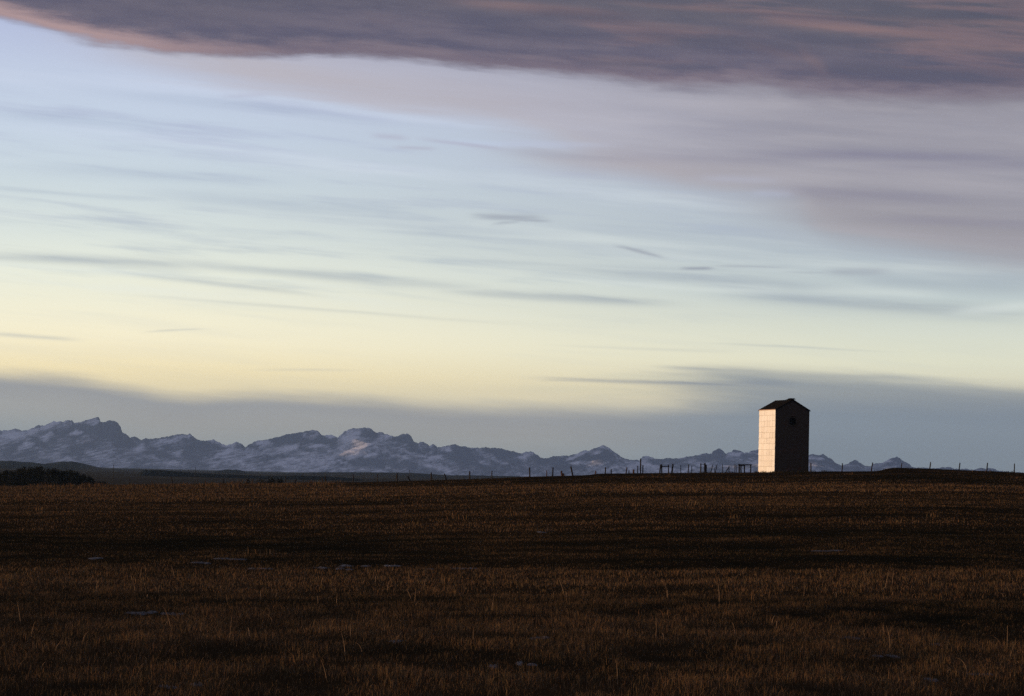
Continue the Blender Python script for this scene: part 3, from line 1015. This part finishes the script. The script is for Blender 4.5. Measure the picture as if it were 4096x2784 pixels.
# sunlit side wall: overlapping galvanised sheets
m_tin, t, b = new_mat("galvanised_sheets")
P = objco()
pn = attr_node("sheet")
c0 = mixc(pn, (0.80, 0.74, 0.68), (0.90, 0.85, 0.80))
c0 = mixc(ramp01(nz(scalev(P, (1, 0.7, 0.5)), 1.6, 5, 0.6), 0.5, 0.85) * 0.3, c0, (0.70, 0.54, 0.46))
Ex.put(b.inputs["Base Color"], c0)
b.inputs["Roughness"].default_value = 0.45
b.inputs["Metallic"].default_value = 0.15
b.inputs["Specular IOR Level"].default_value = 0.3
bump(b, nz(scalev(P, (1, 1.0, 0.6)), 3.0, 3, 0.5), 0.35, 0.03)
nr, nc = 11, 6
vs, fs, sh = [], [], []
rr = random.Random(5)
for i in range(nr):
    for j in range(nc):
        y0, y1 = S * j / nc, S * (j + 1) / nc
        z0, z1 = HE * i / nr, HE * (i + 1) / nr
        tx, ty = rr.uniform(-.012, .012), rr.uniform(-.01, .01)
        g = 0.020
        n = len(vs)
        k = rr.random()
        # face of the sheet: its lower edge laps over the sheet below
        for (yy, zz, o) in ((y0 + g * .5, z0 + g * .4, .035 + tx + ty), (y1 - g * .5, z0 + g * .4, .035 + tx - ty), (y1 - g * .5, z1 - .01, .014 - tx - ty), (y0 + g * .5, z1 - .01, .014 - tx + ty)):
            vs.append((-0.012 - max(o, .006), yy, zz))
            vs.append((0.0, yy, zz))
            sh += [k, k]
        fs.append((n, n + 6, n + 4, n + 2))
        for e in range(4):
            a, c = n + 2 * e, n + 2 * ((e + 1) % 4)
            fs.append((a, c, c + 1, a + 1))
o = link_mesh("side_wall", vs, fs, m_tin, granary)
vattr(o, "sheet", np.array(sh))
o["label"] = "pale metal clad wall glowing in the low sun"

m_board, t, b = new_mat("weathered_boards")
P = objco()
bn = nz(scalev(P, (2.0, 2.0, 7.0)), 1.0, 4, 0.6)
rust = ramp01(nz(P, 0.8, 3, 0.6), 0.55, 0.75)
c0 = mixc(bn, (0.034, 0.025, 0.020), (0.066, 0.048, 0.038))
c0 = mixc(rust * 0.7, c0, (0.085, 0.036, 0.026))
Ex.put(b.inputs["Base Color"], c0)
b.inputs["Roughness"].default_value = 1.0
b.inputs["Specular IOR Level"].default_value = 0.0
HX, HZ, HW, HH = 2.72, 7.45, 0.52, 0.56      # loading hatch in the end wall (centre, half sizes)


def board_wall(name, fn, hole=None):
    """horizontal clapboards, one mesh; fn(u, z, out) -> local point"""
    m = MB()
    bh = 0.2
    k = int(HR / bh) + 1
    for i in range(-2, k):
        z0, z1 = i * bh, (i + 1) * bh
        if z0 >= HR - 0.03:
            break
        z1 = min(z1, HR - 0.02)

        def half(z):
            return S / 2 if z <= HE else max(0.02, S / 2 * (HR - z) / (HR - HE))
        spans = [(-1, 1)]
        if hole and z1 > hole[1] - hole[3] and z0 < hole[1] + hole[3]:
            cu = hole[0] - S / 2
            spans = [(-1, (cu - hole[2]) / half(z0)), ((cu + hole[2]) / half(z0), 1)]
        for a, c in spans:
            p = []
            for (q, z, out) in ((a, z0, .03), (c, z0, .03), (c, z1, .008), (a, z1, .008)):
                p.append(fn(S / 2 + q * half(z), z, out))
            for (q, z) in ((a, z0), (c, z0), (c, z1), (a, z1)):
                p.append(fn(S / 2 + q * half(z), z, -.06))
            m.add(p, [(0, 1, 2, 3), (7, 6, 5, 4), (0, 4, 5, 1), (1, 5, 6, 2), (2, 6, 7, 3), (3, 7, 4, 0)])
    return m.build(name, m_board, granary)


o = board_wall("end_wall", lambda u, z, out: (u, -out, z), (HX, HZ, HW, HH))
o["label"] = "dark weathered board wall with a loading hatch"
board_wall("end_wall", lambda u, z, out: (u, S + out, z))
m = MB()
m.box((.035, S / 2, HE / 2 - .2), (.05, S - .03, HE + .4))       # boards under the metal sheets
m.build("sheathing", m_board, granary)
m = MB()
m.box((S - .03, S / 2, HE / 2 - .2), (.06, S - .02, HE + .4))
for i in range(46):
    m.box((S + .012, S / 2, .1 + i * .2 - .4), (.02, S, .185))
m.build("side_wall", m_board, granary)
# corner boards
for (x, y) in ((0.06, -.045), (S - .06, -.045)):
    m = MB()
    m.box((x, y, HE / 2 - .2), (.14, .03, HE + .3))
    m.build("corner_board", m_board, granary)
# hatch
m_void, t, b = new_mat("hatch_shade")
Ex.put(b.inputs["Base Color"], mixc(nz(objco(), 3, 2), (0.008, 0.008, 0.008), (0.018, 0.016, 0.014)))  # near-black colour stands in for the shade inside the opening
b.inputs["Roughness"].default_value = 1.0
b.inputs["Specular IOR Level"].default_value = 0.0
m = MB()
for (sx_s, sz_s) in ((-1, -1), (1, -1), (1, 1), (-1, 1)):        # clipped corners of the opening
    c0_, c1_ = (HX + sx_s * HW, HZ + sz_s * HH), .26
    p = [(c0_[0], yy, c0_[1]) for yy in (-.028, .1)] + [(c0_[0] - sx_s * c1_, yy, c0_[1]) for yy in (-.028, .1)] + [(c0_[0], yy, c0_[1] - sz_s * c1_) for yy in (-.028, .1)]
    m.add(p, [(0, 2, 4), (1, 5, 3), (0, 1, 3, 2), (2, 3, 5, 4), (4, 5, 1, 0)])
corner = m
m = MB()
m.box((HX, .22, HZ), (2 * HW + .1, .03, 2 * HH + .1))
m.box((HX - HW, .1, HZ), (.03, .24, 2 * HH))
m.box((HX + HW, .1, HZ), (.03, .24, 2 * HH))
hatch = m.build("hatch", m_void, granary)
m = corner
for (x, z, w, h) in ((HX, HZ - HH - .05, 2 * HW + .24, .1), (HX, HZ + HH + .05, 2 * HW + .24, .1), (HX - HW - .06, HZ, .12, 2 * HH), (HX + HW + .06, HZ, .12, 2 * HH)):
    m.box((x, -.05, z), (w, .05, h))
m.build("frame", m_board, hatch)
# roof: two slopes with thickness, ragged shingle courses
m_roof, t, b = new_mat("tarred_shingles")
Ex.put(b.inputs["Base Color"], mixc(nz(scalev(objco(), (4, 4, 8)), 1, 4), (0.006, 0.006, 0.0065), (0.016, 0.0135, 0.0125)))
b.inputs["Roughness"].default_value = 1.0
b.inputs["Specular IOR Level"].default_value = 0.0
m = MB()
ov = 0.11
sl = (HR - HE) / (S / 2)
for sgn in (-1, 1):
    cxr = S / 2
    ncourse = 9
    for i in range(ncourse):
        a0 = (S / 2 + ov) * (1 - i / ncourse)
        a1 = (S / 2 + ov) * (1 - (i + 1) / ncourse) - (0.04 if i < ncourse - 1 else 0)
        a1 = max(a1, 0)
        for j in range(14):
            y0 = -ov + (S + 2 * ov) * j / 14
            y1 = -ov + (S + 2 * ov) * (j + 1) / 14 - .004
            lo = rr.uniform(0, .02)
            z0 = HR - a0 * sl + .06 + lo
            z1 = HR - a1 * sl + .035
            p = [(cxr + sgn * a0, y0, z0), (cxr + sgn * a0, y1, z0), (cxr + sgn * a1, y1, z1), (cxr + sgn * a1, y0, z1)]
            p += [(x, y, z - .05 - lo) for x, y, z in p]
            m.add(p, [(0, 1, 2, 3), (7, 6, 5, 4), (0, 4, 5, 1), (1, 5, 6, 2), (2, 6, 7, 3), (3, 7, 4, 0)])
roof = m.build("roof", m_roof, granary)
for y in (-ov - .02, S + ov + .02):
    m = MB()
    for sgn in (-1, 1):
        a0, a1 = S / 2 + ov, 0.03
        z0, z1 = HR - a0 * sl, HR - a1 * sl
        p = [(S / 2 + sgn * a0, y - .02, z0 - .12), (S / 2 + sgn * a1, y - .02, z1 - .12), (S / 2 + sgn * a1, y - .02, z1 + .08), (S / 2 + sgn * a0, y - .02, z0 + .08)]
        p += [(x, yy + .04, z) for x, yy, z in p]
        m.add(p, [(0, 1, 2, 3), (7, 6, 5, 4), (0, 4, 5, 1), (1, 5, 6, 2), (2, 6, 7, 3), (3, 7, 4, 0)])
    m.build("bargeboard", m_roof, roof)
m = MB()
prof = [(-ov - .1, .02), (-ov - .1, .13), (-ov + .1, .2), (.75, .2), (1.3, .1), (1.75, .02)]
p = [(S / 2 + sg * (.42 if h < .03 else .24), y, HR + h + .03) for sg in (-1, 1) for y, h in prof]
k = len(prof)
m.add(p, [tuple(range(k - 1, -1, -1)), tuple(range(k, 2 * k))] + [(i, (i + 1) % k, k + (i + 1) % k, k + i) for i in range(k)])
m.build("ridge_cap", m_roof, roof)
m = MB()
m.box((-.05, S / 2, HE - .03), (.14, S + .2, .1))
fb, t, b = new_mat("fascia_paint")
Ex.put(b.inputs["Base Color"], mixc(nz(objco(), 5, 3), (0.30, 0.19, 0.16), (0.40, 0.27, 0.22)))
b.inputs["Roughness"].default_value = 0.8
m.build("fascia", fb, granary)

# ================================================================== POSTS AND CORRAL FRAMES
m_post, t, b = new_mat("grey_post_wood")
Ex.put(b.inputs["Base Color"], mixc(nz(scalev(objco(), (6, 6, 1.2)), 2, 4), (0.016, 0.014, 0.013), (0.048, 0.040, 0.035)))
b.inputs["Roughness"].default_value = 1.0
b.inputs["Specular IOR Level"].default_value = 0.0
m_brown, t, b = new_mat("reddish_post_wood")
Ex.put(b.inputs["Base Color"], mixc(nz(scalev(objco(), (6, 6, 1.2)), 2, 4), (0.04, 0.022, 0.016), (0.085, 0.045, 0.032)))
b.inputs["Roughness"].default_value = 1.0
FENCE_Y = 333.5
seed_no = [100]


def post_mesh(mb, xt, yt, xb, yb, wpx, D=FENCE_Y, origin=None):
    top = Vector(at(xt, yt, D))
    base = Vector(at(xb, yb, D))
    gz0 = float(terrain(np.array([base.x]), np.array([base.y]))[0]) - 0.35
    k = (base.z - gz0) / max(0.2, top.z - base.z)
    foot = base - (top - base) * max(k, 0.0)
    if origin is not None:
        top, foot = top - origin, foot - origin
    seed_no[0] += 1
    r = wpx * D / FPX / 2
    mb.bar(foot, top, r * 1.05, r * 0.9, 8, 0.16, 6, seed_no[0])


def post(xt, yt, xb, yb, wpx, label, mat=None, D=FENCE_Y, group="fence posts along the ridge"):
    o0 = Vector(at(xb, yb, D))
    mb = MB()
    post_mesh(mb, xt, yt, xb, yb, wpx, D, o0)
    o = mb.build("fence_post", mat or m_post)
    o.location = o0
    return tag(o, label, "fence post", group)


# right of the granary
post(3244, 1852, 3244, 1887, 5.0, "upright fence post nearest the granary's dark wall, on its right")
post(3370, 1853, 3368, 1886, 4.5, "second fence post right of the granary, before the small cone shaped peak")
post(3491, 1850, 3485, 1887, 5.0, "third fence post right of the granary, leaning right, just before the mound")
post(3608, 1852, 3604, 1876, 4.5, "short looking fence post on top of the dark mound, below the last sharp peak")
post(3723, 1848, 3719, 1880, 5.0, "leaning fence post on the mound's slope, next one right of its top")
post(3840, 1851, 3836, 1882, 4.5, "fence post near the lower end of the mound, third last on the right")
post(3950, 1851, 3947, 1886, 4.5, "second last fence post on the right side, where the mound runs out")
post(4058, 1854, 4057, 1892, 5.0, "last fence post at the right end of the ridge, quite upright")
# left fence, from its left end
post(518, 1917, 519, 1945, 4.0, "leftmost dark fence post, standing right of the tall thin pole")
post(608, 1924, 608, 1945, 3.0, "very short faint fence post, second from the left end", m_brown)
post(686, 1909, 690, 1940, 4.5, "dark fence post leaning left, below the first wooded rise")
post(790, 1918, 791, 1940, 3.0, "stubby fence post close beside the second thin pole")
post(822, 1923, 823, 1940, 4.0, "low stub of a fence post, right of the second thin pole", m_brown)
post(894, 1914, 894, 1939, 5.0, "dark fence post left of the small left shrub")
post(1010, 1919, 1010, 1937, 3.5, "short stub post between the small shrub and the widest shrub", m_brown)
post(1143, 1906, 1143, 1937, 4.5, "upright fence post right of the shrubs")
post(1184, 1915, 1177, 1938, 7.0, "thick fence post slanting right, next to the post by the shrubs")
post(1290, 1911, 1290, 1935, 4.0, "thin reddish fence post paired with a thick dark one", m_brown)
post(1302, 1905, 1303, 1936, 6.5, "thick dark fence post paired with a thin reddish one")
post(1413, 1897, 1413, 1934, 4.5, "first fence post right of the thick and thin pair")
post(1511, 1896, 1511, 1931, 4.5, "second fence post right of the thick and thin pair")
post(1588, 1892, 1588, 1931, 5.0, "third fence post right of the pair, just left of the broken post")
post(1631, 1905, 1643, 1929, 7.5, "broken thick fence post tilting steeply to the left")
post(1725, 1890, 1726, 1927, 5.5, "upright fence post between the broken post and a slanting one")
post(1777, 1894, 1786, 1921, 5.0, "fence post slanting left, second tilted one along the left fence")
post(1879, 1885, 1879, 1920, 6.5, "thick upright fence post right of the slanting one, below the shoulder of the range")
post(1968, 1883, 1967, 1919, 4.5, "slim fence post between two thick posts at mid fence")
post(2118, 1869, 2119, 1911, 6.5, "tall thick fence post left of the saddle before the snowy cone peak")
post(2187, 1882, 2187, 1904, 4.0, "faint short fence post between two taller ones, left of the stump", m_brown)
post(2212, 1869, 2211, 1906, 5.5, "upright fence post just left of the reddish stump")
post(2283, 1865, 2291, 1905, 6.5, "thick fence post leaning left, just right of the reddish stump")
post(2383, 1883, 2382, 1904, 5.0, "brown stub post at the left end of the raised ridge", m_brown)
post(2422, 1869, 2421, 1897, 5.0, "fence post on the raised ridge, under the snowy cone peak")
post(2445, 1877, 2445, 1895, 4.5, "short post beside the fence post under the snowy cone peak")
post(2508, 1870, 2504, 1895, 5.0, "brownish post leaning right, left of the low brown stubs", m_brown)
post(2516, 1879, 2516, 1895, 4.0, "small stub touching the brownish leaning post", m_brown)
post(2534, 1878, 2534, 1895, 8.0, "wide low brown stub left of the three post cluster", m_brown)
post(2551, 1863, 2551, 1896, 5.0, "left post of the three post cluster around the tallest pole")
post(2563, 1834, 2562, 1895, 5.5, "tallest post on the ridge, middle of the three post cluster")
post(2572, 1861, 2571, 1895, 5.0, "right post of the three post cluster around the tallest pole")
g2 = "loose corral posts left of the granary"
post(2692, 1855, 2687, 1894, 7.0, "thick dark corral post leaning right, right of the left gate frame", group=g2)
post(2723, 1860, 2723, 1893, 3.0, "thin corral post, first right of the thick leaning one", group=g2)
post(2755, 1857, 2752, 1893, 4.5, "medium corral post leaning slightly, second right of the thick leaning one", group=g2)
post(2767, 1863, 2767, 1893, 3.0, "thin short corral post next to the medium leaning one", group=g2)
post(2825, 1859, 2823, 1893, 6.0, "corral post propped against the right upright of the middle frame", group=g2)
post(2852, 1857, 2842, 1893, 3.5, "strongly slanting thin corral post right of the middle frame", group=g2)
post(2867, 1861, 2861, 1893, 3.5, "slanting thin corral post, second right of the middle frame", group=g2)
post(2857, 1872, 2859, 1893, 3.0, "low thin corral stub at the foot of a slanting post", group=g2)
post(2890, 1856, 2891, 1892, 3.5, "upright thin corral post left of the braced one", group=g2)
post(2916, 1863, 2916, 1892, 3.5, "upright corral post with a brace running into its top", group=g2)
post(2917, 1866, 2901, 1892, 3.2, "diagonal brace pole leaning onto an upright corral post", group=g2)
post(2940, 1857, 2940, 1892, 3.5, "thin corral post, left one of two close to the right gate frame", group=g2)
post(2947, 1861, 2947, 1892, 3.0, "thin corral post, right one of two close to the right gate frame", group=g2)


def frame(uprights, rails, label):
    o0 = Vector(at(uprights[0][2], uprights[0][3], FENCE_Y))
    e = bpy.data.objects.new("gate_frame", None)
    COL.objects.link(e)
    e.location = o0
    for u in uprights:
        mb = MB()
        post_mesh(mb, *u, FENCE_Y, o0)
        mb.build("post", m_post, e)
    for (x0, y0, x1, y1, w) in rails:
        mb = MB()
        seed_no[0] += 1
        r = w * FENCE_Y / FPX / 2
        mb.bar(Vector(at(x0, y0, FENCE_Y - .16)) - o0, Vector(at(x1, y1, FENCE_Y - .16)) - o0, r, r * .9, 8, .12, 6, seed_no[0])
        mb.build("rail", m_post, e)
    tag(e, label, "gate frame", "corral gate frames on the ridge")


frame([(2643, 1858, 2639, 1894, 5), (2647, 1857, 2647, 1894, 4.5), (2674, 1858, 2674, 1894, 5)], [(2640, 1865, 2677, 1866, 4)],
      "wooden gate frame with one rail, left of the thick leaning post")
frame([(2803, 1853, 2803, 1893, 5.5), (2820, 1852, 2820, 1893, 7)], [(2801, 1857, 2822, 1857, 2.2)],
      "narrow frame of two thick uprights in the middle of the corral")
frame([(2957, 1856, 2957, 1893, 6), (2964, 1859, 2964, 1893, 5.5), (2978, 1857, 2978, 1893, 5), (3003, 1857, 3003, 1893, 5.5)],
      [(2953, 1859, 3007, 1859.5, 4.5), (2956, 1863.5, 2980, 1863, 3)],
      "widest wooden gate frame, with doubled rails, beside the sunlit granary wall")

# stump with a broken side, reddish
o0 = Vector(at(2250, 1900, FENCE_Y))
mb = MB()
post_mesh(mb, 2246, 1883, 2248, 1904, 7, FENCE_Y, o0)
post_mesh(mb, 2252, 1893, 2254, 1905, 9, FENCE_Y, o0)
o = mb.build("tree_stump", m_brown)
o.location = o0
tag(o, "reddish broken stump between two fence posts", "stump")

# utility poles on the plain beyond
m_pole, t, b = new_mat("pole_wood")
Ex.put(b.inputs["Base Color"], mixc(nz(scalev(objco(), (3, 3, .5)), 1, 3), (0.02, 0.017, 0.015), (0.05, 0.042, 0.036)))
b.inputs["Roughness"].default_value = 1.0


def pole(px, top, D, wpx, label):
    p = Vector(at(px, top, D))
    gz0 = float(terrain(np.array([p.x]), np.array([p.y]))[0])
    e = bpy.data.objects.new("utility_pole", None)
    COL.objects.link(e)
    e.location = (p.x, p.y, gz0)
    h = p.z - gz0
    mb = MB()
    mb.bar((0, 0, -.5), (0, 0, h), wpx * D / FPX / 2 * 1.1, wpx * D / FPX / 2 * .8, 8, .05, 5, int(px))
    mb.build("pole", m_pole, e)
    mb = MB()
    mb.box((0, -.16, h - .5), (.12, 1.7, .13))
    mb.build("crossarm", m_pole, e)
    tag(e, label, "utility pole", "distant utility poles")


pole(455, 1858, 1000, 2.6, "tall thin utility pole before the brown slope, leftmost of three")
pole(782, 1868, 1450, 2.2, "thin utility pole below the wooded rise, middle of three")
pole(1638, 1879, 1900, 2.0, "faint far utility pole behind the broken fence post")

# ================================================================== AIR
m_haze, t, b = new_mat("haze_air")
t.nodes.remove(b)
pv = t.nodes.new("ShaderNodeVolumePrincipled")
pv.inputs["Color"].default_value = (0.46, 0.68, 1.0, 1)
HAZE = 2.3e-5
pv.inputs["Density"].default_value = HAZE
pv.inputs["Anisotropy"].default_value = 0.45
t.links.new(pv.outputs[0], t.nodes["Material Output"].inputs["Volume"])
mb = MB()
mb.box((0, 16900, 610), (31000, 34300, 1280))
hz = mb.build("haze", m_haze)
tag(hz, "thin evening haze between the field and the mountains", "haze", kind="stuff")

# ------------------------------------------------------------------ render settings
scene.view_settings.view_transform = 'Standard'
scene.view_settings.look = 'None'
scene.view_settings.exposure = 0.0
scene.view_settings.gamma = 1.0
scene.cycles.use_denoising = False
scene.cycles.sample_clamp_indirect = 2.0
scene.cycles.max_bounces = 6
scene.cycles.volume_bounces = 0
scene.cycles.transparent_max_bounces = 8
